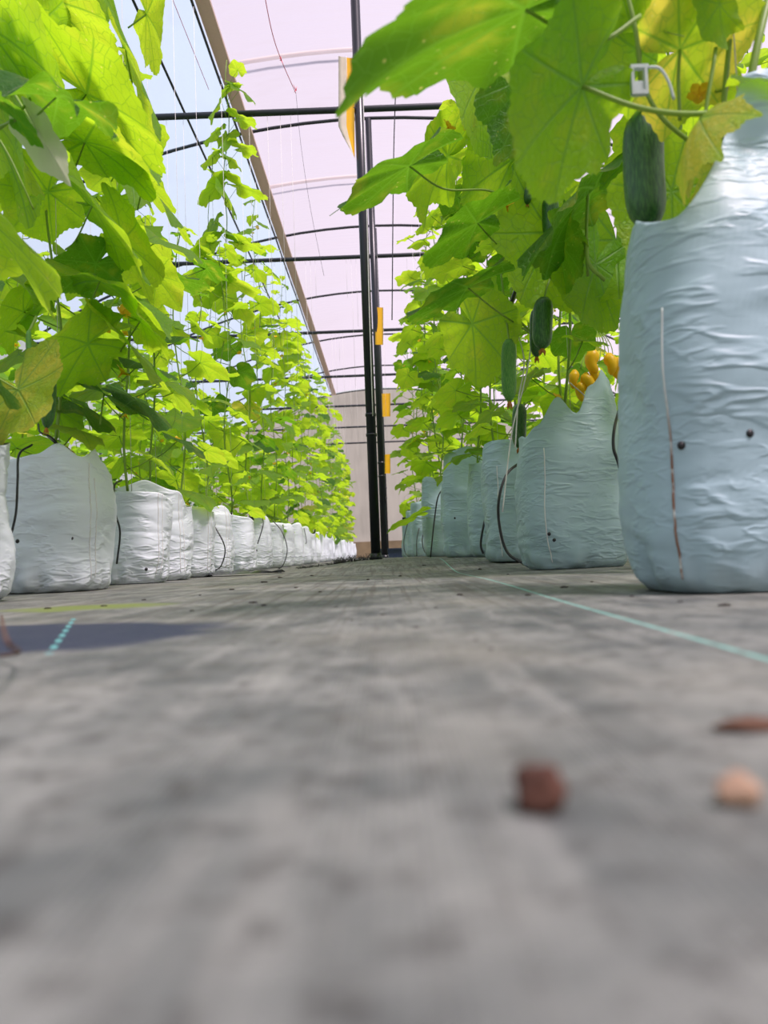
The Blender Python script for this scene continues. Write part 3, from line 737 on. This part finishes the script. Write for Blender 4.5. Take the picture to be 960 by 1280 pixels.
# ---- second left row and second right row, behind
def backrow(x0, ds, hfun, side):
    for k, d in enumerate(ds):
        cx = x0+rnd.uniform(-.06, .06); 
        pl = Plant((cx, d, 0.34), 'cucumber vine in the back row ' + side + ', behind the first row', 'cucumber vines of the back row ' + side)
        pl.grow(hfun(k, d), seed=200+k+int(x0*10), size=.15, step=.075, nst=3); pl.done()
        me = far_me[k % 4]
        make_bag(cx, d-.125, .28, .25, (.36,), 0, 'white grow bag in the back row ' + side + ', behind the first row', WM, 'white grow bags of the back row ' + side, me=me)
backrow(-3.2, [2.6+.6*k for k in range(22)], lambda k, d: 1.9 + .4*abs(math.sin(k*1.3)), 'against the left wall')
backrow(-2.0, [2.2+.5*k for k in range(26)], lambda k, d: 1.75 + .4*abs(math.sin(k*1.7)), 'on the left')
backrow(1.85, [1.6+.66*k for k in range(14)], lambda k, d: 2.5 + .4*abs(math.sin(k*1.7)), 'on the right')

# ---- right row
rb = [b_ for b_ in BAGS if b_[0] > 0 and b_[0] < 1.4]
rn = ['rooted in the huge bag, with the largest leaves overhead', 'rooted in the crumpled bag, carrying dark cucumbers', 'third on the right', 'fourth on the right', 'fifth on the right', 'sixth on the right', 'seventh on the right', 'eighth on the right', 'ninth on the right']
for i, (cx, cy, zb, w_, dp, hm, fi, e) in enumerate(rb):
    pl = Plant((cx, cy, zb+fi), 'cucumber vine in the right row, ' + rn[i], 'cucumber vines of the right row')
    tstring(cx+.012, cy, zb+fi, 3.0, 'right row white string along the vine ' + rn[i].split(',')[0], 'trellis strings of the right row')
    H = pl.hero
    if i == 0:
        pl.grow(1.3, seed=77, size=.10, low=zb+fi, skip=lambda p: p.z < .70 or p.x < .5 or p.y < 1.1, bare=.3)
        H((657, 12), .95, (386, 80), .86, HI[3], .62, .88, [(700, 36, .98), (752, 50, 1.0), (800, 20, 1.02)], r=.0032, label='largest leaf, overhead in the middle')
        H((728, 108), 1.0, (618, 216), .95, HI[0], .95, .28, [(790, 132, 1.0), (850, 142, 1.02), (925, 140, 1.05)], r=.0042, label='backlit leaf with clear veins')
        H((850, 62), 1.15, (960, 20), 1.15, HIY[0], 1.35, .35, [(848, 100, 1.15), (850, 150, 1.15)], r=.003, label='yellowing leaf with green veins')
        H((875, 148), 1.02, (812, 212), 1.0, HIY[1], .65, .75, [(925, 148, 1.05)], r=.003, label='small curled yellow-green leaf')
        H((700, -15), 1.25, (600, 150), 1.2, HI[2], 1.05, .15)
        H((800, 60), 1.35, (700, 70), 1.3, HI[1], 1.1, .3)
        H((900, 5), 1.1, (870, 48), 1.1, HI[1], 1.3, .3)
        H((840, 240), 1.5, (770, 330), 1.5, HI[0], 1.2, .3)
        H((945, 190), 1.4, (850, 285), 1.4, HIY[0], .9, .3)
        pl.tube(curve([P(965, -20, 1.15), P(948, 50, 1.12), P(930, 140, 1.12), P(905, 240, 1.15)], 6), .006, 10)
        pl.tube(curve([P(782, -15, 1.1), P(795, 40, 1.1), P(803, 100, 1.12), P(830, 150, 1.12), P(895, 200, 1.15)], 6), .0035, 8)
        pl.tube(curve([P(895, 60, 1.12), P(880, 170, 1.12), P(905, 188, 1.14), P(925, 225, 1.2)], 6), .0030, 8)
        pl.tube(curve([P(748, 60, 1.1), P(765, 20, 1.1), P(775, 8, 1.1)], 6), .0025, 7)
        pl.cucumber((804, 140), (812, 285), 1.32, 1.35, stalk=[(800, 115, 1.25), (800, 60, 1.15)])
        for px, py in ((772, 5), (812, 28)): pl.sub('flower', FLOWER, P(px, py, 1.3), .02, (.7, .3, px))
    elif i == 1:
        pl.grow(1.9, seed=78, size=.125, skip=lambda p: p.x < .45)
        H((612, 80), 2.2, (560, 160), 2.1, HI[0], 1.2, .3, [(650, 120, 2.3)])
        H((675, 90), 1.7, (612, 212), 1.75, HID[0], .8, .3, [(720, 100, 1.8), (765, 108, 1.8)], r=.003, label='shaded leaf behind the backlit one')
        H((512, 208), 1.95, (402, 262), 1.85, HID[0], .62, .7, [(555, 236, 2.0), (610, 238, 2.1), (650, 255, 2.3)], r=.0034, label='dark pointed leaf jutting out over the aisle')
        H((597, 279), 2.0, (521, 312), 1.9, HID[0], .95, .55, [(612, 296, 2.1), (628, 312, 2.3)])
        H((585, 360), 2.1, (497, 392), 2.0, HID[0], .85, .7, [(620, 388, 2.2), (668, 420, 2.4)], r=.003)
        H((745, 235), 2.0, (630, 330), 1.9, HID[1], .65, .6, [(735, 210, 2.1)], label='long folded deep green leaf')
        H((700, 305), 2.1, (735, 345), 2.0, HID[0], 1.0, .3)
        H((745, 330), 2.2, (715, 415), 2.1, HI[0], .95, .3)
        H((690, 290), 2.3, (640, 385), 2.25, HI[1], 1.1, .3)
        H((560, 195), 2.4, (500, 235), 2.3, HI[1], 1.2, .4)
        H((640, 200), 2.5, (560, 250), 2.4, HI[0], 1.1, .3)
        H((620, 160), 2.5, (680, 90), 2.5, HI[2], 1.1, .3)
        H((590, 405), 2.4, (650, 465), 2.3, HI[0], 1.1, .3)
        H((770, 300), 2.3, (775, 400), 2.2, HI[2], 1.0, .3)
        pl.tube(curve([P(735, 345, 2.0), P(733, 300, 2.0), P(738, 220, 2.0), P(760, 207, 2.1), P(790, 208, 2.1)], 6), .0042, 8)
        pl.tube(curve([P(733, 300, 2.0), P(736, 330, 1.98), P(756, 350, 2.0)], 6), .0055, 8)
        pl.tube(curve([P(668, 420, 2.45), P(640, 385, 2.4), P(658, 340, 2.4), P(655, 250, 2.4), P(640, 120, 2.45), P(650, 0, 2.5)], 6), .0045, 8)
        pl.cucumber((680, 372), (678, 436), 2.2, 1.55, stalk=[(685, 355, 2.25), (700, 320, 2.3)])
        pl.cucumber((671, 385), (671, 446), 2.3, 1.1, stalk=[(680, 355, 2.35), (700, 320, 2.3)])
        pl.cucumber((636, 424), (637, 502), 2.25, .95, True, stalk=[(634, 405, 2.3), (625, 330, 2.35)])
        pl.cucumber((688, 245), (690, 300), 2.25, 1.5, stalk=[(684, 225, 2.3), (680, 215, 2.3)])
        pl.cucumber((656, 227), (659, 256), 2.25, 1.6, stalk=[(660, 215, 2.3), (670, 190, 2.3)])
        pl.cucumber((650, 505), (649, 560), 2.7, 1.3)
        for px, py in ((634, 258), (588, 155), (560, 160)): pl.sub('flower', FLOWER, P(px, py, 2.2), .028, (.7, .3, px))
        # bunch of yellow fruits behind the bag
        mbf = MB(); pr = [.3, .75, 1.0, 1.0, .9, .78, .7, .55, .2]
        mbf.tube([(0.06*math.sin(q), 0, -q/8) for q in range(9)], lambda t: .27*pr[round(t*8)], 14)
        fm = mbf.mesh('yellow_fruit', M['yfruit'])
        for (px, py, L, rz) in ((737, 437, .095, 0), (762, 441, .085, 2), (718, 462, .07, 1), (733, 466, .085, 3), (745, 478, .08, 4), (724, 478, .07, 5), (770, 447, .08, 6), (741, 458, .06, 2.2)):
            o = pl.sub('yellow_fruit', fm, P(px, py, 2.78), L, (rnd.uniform(-.2, .2), rnd.uniform(-.2, .2), rz), label='drooping bright yellow fruit')
        for k in range(8): pl.tube(curve([P(725+k*6, 462-k % 3*8, 2.8), P(735+k*4, 430, 2.85), P(745, 405, 2.9)], 4), .0018, 5)
    else:
        pl.grow([0, 0, 2.3, 2.45, 2.5, 2.5, 2.35, 2.3, 2.3][i], seed=60+i, size=.130, step=.066, spread=1.15, skip=lambda p: p.x < .02)
        if i == 5: H((517, 646), 4.9, (478, 664), 4.8, HI[0], .7, .6, [(530, 648, 5.0), (548, 640, 5.1)], label='low leaf reaching toward the post')
    pl.done()
# extra vines filling the right row between the bags (two vines share most bags)
EX = ['between the huge bag and the crumpled bag', 'right behind the crumpled bag', 'beside the third right bag', 'between the third and fourth right bags', 'beside the fourth right bag', 'behind the tall fifth right bag', 'behind the sixth right bag', 'beside the seventh right bag', 'right of the fourth right bag, away from the aisle', 'right of the sixth right bag, away from the aisle']
for k, (x, y) in enumerate(((.80, 1.9), (.95, 2.35), (.72, 2.98), (.66, 3.45), (.50, 4.0), (.52, 4.7), (.38, 5.4), (.40, 6.2), (.85, 3.9), (.75, 5.2))):
    pl = Plant((x, y, gz(x, y)+.36), 'extra cucumber vine crowding in ' + EX[k], 'crowded extra vines of the right row')
    pl.grow(2.6, seed=300+k, size=.130, step=.085, skip=lambda p: p.x < .03 or (p.y < 2.3 and p.x < .62)); pl.done()

# ------------------------------------------------------------------ strings hanging in the far aisle, cords
for k in range(26):
    y = 7.4+2.5*(k % 4); x = -1.0+ (k*0.618 % 1)*.85
    tstring(x, y, 1.4 + (k % 5)*.3, 3.0, 'unused white trellis string hanging from a tie bar above the left row', 'unused trellis strings', r=.0013)
for k, (px, d_) in enumerate(((228, 4.9), (262, 4.9), (310, 4.9), (333, 4.9), (349, 4.9), (362, 4.9), (110, 4.9), (207, 4.9))):
    a = P(px, 110, d_); tstring(a.x, d_, 1.3, 3.02, 'white trellis string hanging from the nearest tie bar, number %s from the left' % ['two', 'five', 'six', 'seven', 'eight', 'nine', 'one', 'three'][k] if False else 'white trellis string hanging free from the nearest tie bar', 'free strings on the nearest tie bar', r=.0013)
def cord(name, pts, r, mat, lab, cat, group=None, n=8, base=None):
    pts = curve(pts, n); o0 = pts[0].copy(); mb = MB(); mb.tube(pts, r, 8)
    return tag(link(name, mb.mesh(name, mat, off=o0), None, o0), lab, cat, group)
cord('cord', [P(328, -20, 3.9), P(340, 40, 4.2), P(352, 76, 4.5), P(370, 117, 4.88)], .0022, M['redstring'], 'red cord knotted to the nearest tie bar, right of the batten', 'cord', 'red cords')
cord('cord', [P(210, -15, 3.9), P(232, 40, 4.3), P(261, 112, 4.88)], .0018, M['redstring'], 'thin red cord left of the batten', 'cord', 'red cords')
cord('cord', [P(370, 117, 4.86), P(376, 180, 4.87), P(388, 260, 4.88), P(405, 345, 4.9)], .0010, M['steel'], 'thin dark thread hanging from the red knot', 'cord')
for q in ((P(352, 76, 4.5)), (P(370, 113, 4.86))):
    mb = MB()
    for s_ in range(5): mb.tube([(0, 0, 0), (rnd.uniform(-.02, .02), rnd.uniform(-.02, .02), rnd.uniform(-.04, .03))], .003, 5, .001)
    o = link('knot', mb.mesh('knot', M['redstring']), None, q); tag(o, 'frayed red knot on the red cord, ' + ('upper one in mid air' if q.y < 4.7 else 'lower one at the tie bar'), 'knot', 'red knots')
cord('cord', [(P(453, 95, 4.75)), P(458, 250, 4.75), P(462, 400, 4.76), P(466, 520, 4.78)], .0028, M['string'], 'white cord hanging along the nearest black post', 'cord')
cord('cord', [P(495, 100, 4.9), P(492, 200, 4.9), P(490, 400, 4.9)], .0035, M['steel'], 'dark cord hanging right of the black posts', 'cord')

# sticky traps
def trap(px0, px1, py0, py1, d, lab, curlx=0.0, tear=False):
    a = P(px0, py0, d); b_ = P(px1, py0, d); c = P(px1, py1, d); W = (b_-a).length; Hh = (b_-c).length
    e = empty('sticky_trap', P((px0+px1)/2, py1, d), label=lab, cat='sticky trap', group='yellow sticky traps by the posts')
    mb = MB(); n = 10; th = .0015
    for j in range(n+1):
        t = j/n; sh = (P(px0, py0+(py1-py0)*t, d)-e.location)
        for i in range(5):
            u = i/4; wl = 0.0
            if tear: wl = W*0.95*max(0, (t-.72)/.28)
            x = wl*(1-u)+W*u; yb = curlx*math.sin(t*5+u*2)*.5 + curlx*u
            for s_ in (0, th): mb.v.append((sh.x+x, yb+s_, sh.z))
    for j in range(n):
        for i in range(4):
            p_ = (j*5+i)*2; q_ = p_+2; r_ = p_+10; s2 = r_+2; mi = 1 if (tear and i < 2) else 0
            mb.f += [(p_, r_, s2, q_), (p_+1, q_+1, s2+1, r_+1)]; mb.m += [mi, mi]
    for j in range(n):
        for i in (0, 4):
            p_ = (j*5+i)*2; mb.f.append((p_, p_+1, p_+11, p_+10)); mb.m.append(0)
    link('sheet', mb.mesh('sheet', [M['trap'], M['trapedge']]), e)
    mb = MB(); top = P((px0+px1)/2, py0, d)-e.location; mb.tube([top, Vector((top.x, top.y, 3.0-e.location.z))], .0012, 4); link('hanger', mb.mesh('hanger', M['string']), e)
trap(423, 443, 70, 196, 4.87, 'torn yellow sticky trap with a clear margin hanging high by the nearest post', .02, True)
trap(469, 479, 384, 431, 7.37, 'narrow yellow sticky trap hanging beside the second post, middle one', .01)
trap(477, 488, 492, 521, 9.87, 'yellow sticky trap half hidden by leaves, below the middle one', .0)
trap(481, 488, 568, 592, 9.87, 'lowest yellow sticky trap beside the posts', .0)

# ------------------------------------------------------------------ drip tubes
def drip(pts, lab, r=.0032, group='black drip tubes', mat='black'):
    e = cord('drip_tube', [P(*q) for q in pts], r, M[mat], lab, 'tube', group); return e
drip([(40, 556, 2.10), (24, 568, 2.05), (22, 600, 2.02), (20, 640, 2.01), (13, 672, 2.0)], 'black drip tube over the front of the big left bag')
drip([(152, 600, 2.62), (143, 608, 2.56), (144, 640, 2.5), (150, 665, 2.48), (146, 705, 2.48)], 'black drip tube bowed between the big left bag and the wrinkled bag')
drip([(256, 646, 3.72), (268, 658, 3.66), (281, 684, 3.63), (277, 706, 3.62), (268, 714, 3.6)], 'black drip tube bowed over the sixth left bag')
drip([(328, 648, 4.5), (329, 656, 4.42), (322, 680, 4.41)], 'short straight black drip tube on the seventh left bag', .003)
drip([(340, 650, 5.1), (352, 664, 5.05), (359, 686, 5.02), (354, 706, 5.0), (345, 713, 5.0)], 'long black drip tube bowed beside the eighth left bag', .003)
drip([(380, 660, 6.3), (383, 676, 6.2), (382, 680, 6.2)], 'tiny black drip tube on the tenth left bag', .003)
drip([(652, 577, 3.04), (634, 592, 2.98), (624, 622, 2.94), (624, 655, 2.94), (634, 690, 2.92), (657, 706, 2.85)], 'thick black drip tube bowed beside the crumpled right bag', .0055)
drip([(775, 508, 2.3), (768, 535, 2.22), (767, 560, 2.20), (774, 583, 2.2), (786, 640, 2.2), (792, 712, 2.3)], 'black drip tube behind the huge right bag', .0045)
drip([(612, 634, 3.4), (605, 655, 3.35), (601, 680, 3.33), (604, 692, 3.32)], 'black drip tube between the third and fourth right bags', .005)
drip([(558, 608, 4.9), (548, 620, 4.86), (543, 650, 4.85), (538, 698, 4.8)], 'long black drip tube down the front of the sixth right bag', .0048)
drip([(556, 637, 4.6), (555, 665, 4.55), (562, 692, 4.5), (580, 697, 4.2), (604, 696, 4.1)], 'black drip tube turning along the ground by the tall right bag', .0042)
drip([(534, 652, 5.6), (528, 672, 5.5), (530, 688, 5.4), (537, 694, 5.3)], 'thin black drip tube on the seventh right bag, nearest of three', .004)
drip([(524, 660, 5.8), (521, 675, 5.75), (521, 695, 5.7)], 'thin straight black drip tube on the seventh right bag, middle of three', .0035)
drip([(510, 652, 6.4), (505, 675, 6.35), (507, 692, 6.2), (515, 698, 6.0)], 'thin black drip tube at the far end of the right bags', .0035)
# clip and tie string on the right
mb = MB()
c0 = P(800, 100, 1.05)
mb.box((-.013, -.004, -.022), (.010, .004, -.016)); mb.box((-.013, -.004, -.016), (-.009, .004, .016)); mb.box((.006, -.004, -.016), (.010, .004, .016)); mb.box((-.013, -.004, .016), (.012, .004, .021)); mb.box((-.009, -.0015, -.016), (.006, .0015, -.002))
e = empty('plant_clip', c0, label='white plastic plant clip on a stem at the upper right', cat='clip'); link('clamp', mb.mesh('clamp', M['clip'], False), e)
mb = MB(); mb.tube(curve([(.008, 0, .018), (.028, 0, .016), (.040, 0, -.004), (.046, 0, -.03)], 6), .0022, 6); link('strap', mb.mesh('strap', M['clip']), e)
cord('twine', [P(672, 300, 2.4), P(665, 420, 2.38), P(655, 480, 2.38), P(640, 540, 2.42), P(628, 640, 2.43)], .0022, M['string'], 'white twine running down to the crumpled right bag', 'twine', 'twines by the crumpled bag')
cord('twine', [P(640, 395, 2.36), P(655, 450, 2.36), P(648, 500, 2.38), P(644, 560, 2.40)], .0020, M['string'], 'frayed white twine beside the pale young cucumber', 'twine', 'twines by the crumpled bag')
cord('drip_tube', [P(712, 478, 2.6), P(735, 500, 2.6), P(728, 512, 2.6)], .002, M['string'], 'thin pale feeder tube poking above the crumpled bag', 'tube')
cord('drip_tube', [P(60, 545, 2.2), P(68, 552, 2.15), P(76, 558, 2.2)], .004, M['black'], 'short black tube end on top of the big left bag', 'tube')
cord('drip_tube', [P(48, 530, 2.15), P(50, 540, 2.1), P(62, 545, 2.1), P(70, 552, 2.12)], .0025, M['black'], 'black wire tie looped at the foot of the left vine', 'tube')
cord('drip_tube', [P(664, 332, 2.35), P(648, 355, 2.33), P(637, 385, 2.33), P(632, 393, 2.34)], .006, M['black'], 'black tube end hanging among the right leaves', 'tube')

# ------------------------------------------------------------------ things on the floor
def rock(name, loc, s, mat, lab, cat, group=None, seed=0):
    import bmesh
    bm = bmesh.new(); bmesh.ops.create_icosphere(bm, subdivisions=3, radius=1)
    for v in bm.verts:
        n_ = noise.noise(v.co*1.3+Vector((seed, seed*2, 1)))*.45 + noise.noise(v.co*4+Vector((seed, 0, 3)))*.12; v.co *= 1+n_
        v.co.x *= s[0]; v.co.y *= s[1]; v.co.z *= s[2]
        if v.co.z < -s[2]*.6: v.co.z = -s[2]*.6
    me = bpy.data.meshes.new(name); bm.to_mesh(me); bm.free(); me.materials.append(mat)
    me.polygons.foreach_set('use_smooth', [True]*len(me.polygons))
    o = link(name, me, None, loc); tag(o, lab, cat, group); return o
def onfloor(px, py, up):
    q = PZ(px, py, 0.0); return Vector((q.x, q.y, gz(q.x, q.y)+up))
q = PZ(676, 1012, 0); rock('pebble', (q.x, q.y, .0050), (.0068, .006, .0075), M['rust'], 'blurry dark red-brown clay lump on the near floor', 'pebble', 'stones on the near floor', 2)
q = PZ(922, 1006, 0); rock('pebble', (q.x, q.y, .0032), (.0058, .005, .0048), M['tan'], 'blurry tan stone on the near floor at right', 'pebble', 'stones on the near floor', 5)
q = PZ(935, 914, 0); rock('twig', (q.x, q.y, .002), (.013, .004, .003), M['twig'], 'blurry brown bark flake at the right edge', 'twig', None, 9)
tag(cord('twig', [PZ(0, 820, .004), PZ(24, 815, .012), PZ(8, 800, .030), PZ(2, 770, .02)], .0012, M['twig'], 'thin bent twig standing on the navy patch', 'twig'), kind=None)
for k, (px, py, s_) in enumerate(((614, 812, 2.0), (640, 862, 1.3), (595, 802, 2.0), (440, 775, 2), (478, 768, 2), (316, 753, 5), (330, 756, 4), (250, 745, 4), (400, 740, 4), (420, 758, 3), (545, 760, 3), (575, 745, 4), (660, 745, 5), (705, 735, 5), (790, 745, 4), (370, 735, 6), (290, 738, 5),
                                (330, 728, 7), (350, 722, 6), (390, 720, 6), (240, 762, 3), (180, 750, 4), (130, 757, 4), (60, 760, 4), (500, 720, 5), (530, 712, 6), (600, 712, 7), (635, 718, 6), (740, 728, 5), (850, 752, 4), (905, 757, 4), (520, 785, 2.5), (460, 725, 5))):
    q = PZ(px, py, 0); s2 = s_*.001
    s2 *= rnd.uniform(.5, 1.1); rock('dirt_clod', (q.x, q.y, gz(q.x, q.y)+s2*.2), (s2*rnd.uniform(.8, 1.8), s2*1.1, s2*.45), M['dirt'], 'small dark dirt crumb scattered on the grey floor', 'dirt', 'dirt crumbs on the floor', k)
# frayed black edge of the cloth beside the post
mb = MB()
for k in range(260):
    if k < 170: x = rnd.uniform(-.34, -.08); y = rnd.uniform(4.75, 5.15)
    else: x = rnd.uniform(-.55, -.25); y = rnd.uniform(4.5, 4.9)
    z = gz(x, y); h = rnd.uniform(.012, .045)*(1 if k < 170 else .45)
    mb.tube([(x, y, z), (x+rnd.uniform(-.012, .012), y, z+h*.6), (x+rnd.uniform(-.02, .02), y+rnd.uniform(-.01, .01), z+h)], .0022, 4, .001)
mb2 = link('frayed_fibres', mb.mesh('frayed_fibres', M['black'])); tag(mb2, 'black frayed fibres of the ground cover at the foot of the nearest post', 'fibres', kind='stuff')
tt = P(495, 690, 9.2)
e = empty('tray', (tt.x, 9.2, gz(tt.x, 9.2)), label='dark navy plastic tray on the floor beyond the posts', cat='tray')
mb = MB(); mb.box((-.2, -.12, 0), (.2, .12, .02)); mb.box((-.2, -.12, .02), (-.185, .12, .13)); mb.box((.185, -.12, .02), (.2, .12, .13)); mb.box((-.2, -.12, .02), (.2, -.105, .13)); mb.box((-.2, .105, .02), (.2, .12, .13)); link('bin', mb.mesh('bin', M['tray'], False), e)
mb = MB(); mb.box((-.215, -.135, .125), (.215, -.12, .14)); mb.box((-.215, .12, .125), (.215, .135, .14)); mb.box((-.215, -.12, .125), (-.2, .12, .14)); mb.box((.2, -.12, .125), (.215, .12, .14)); link('rim', mb.mesh('rim', M['tray'], False), e)
mb = MB(); pc_ = PZ(292, 720, 0)
for i in range(30):
    u = i/29; mb.v += [(pc_.x+(-.22+.44*u), pc_.y-.05+.03*math.sin(u*9), 0), (pc_.x+(-.22+.44*u), pc_.y+.02+.05*math.sin(u*5), .006+.008*abs(math.sin(u*14))), (pc_.x+(-.22+.44*u), pc_.y+.10, 0)]
for i in range(29):
    for q_ in (0, 1): a = i*3+q_; mb.f.append((a, a+3, a+4, a+1)); mb.m.append(0)
pc_.z = 0
o = link('plastic_scrap', mb.mesh('plastic_scrap', M['black'], off=Vector((pc_.x, pc_.y, -.004))), None, (pc_.x, pc_.y, 0.004)); tag(o, 'flat black plastic scrap lying before the left bags', 'scrap')
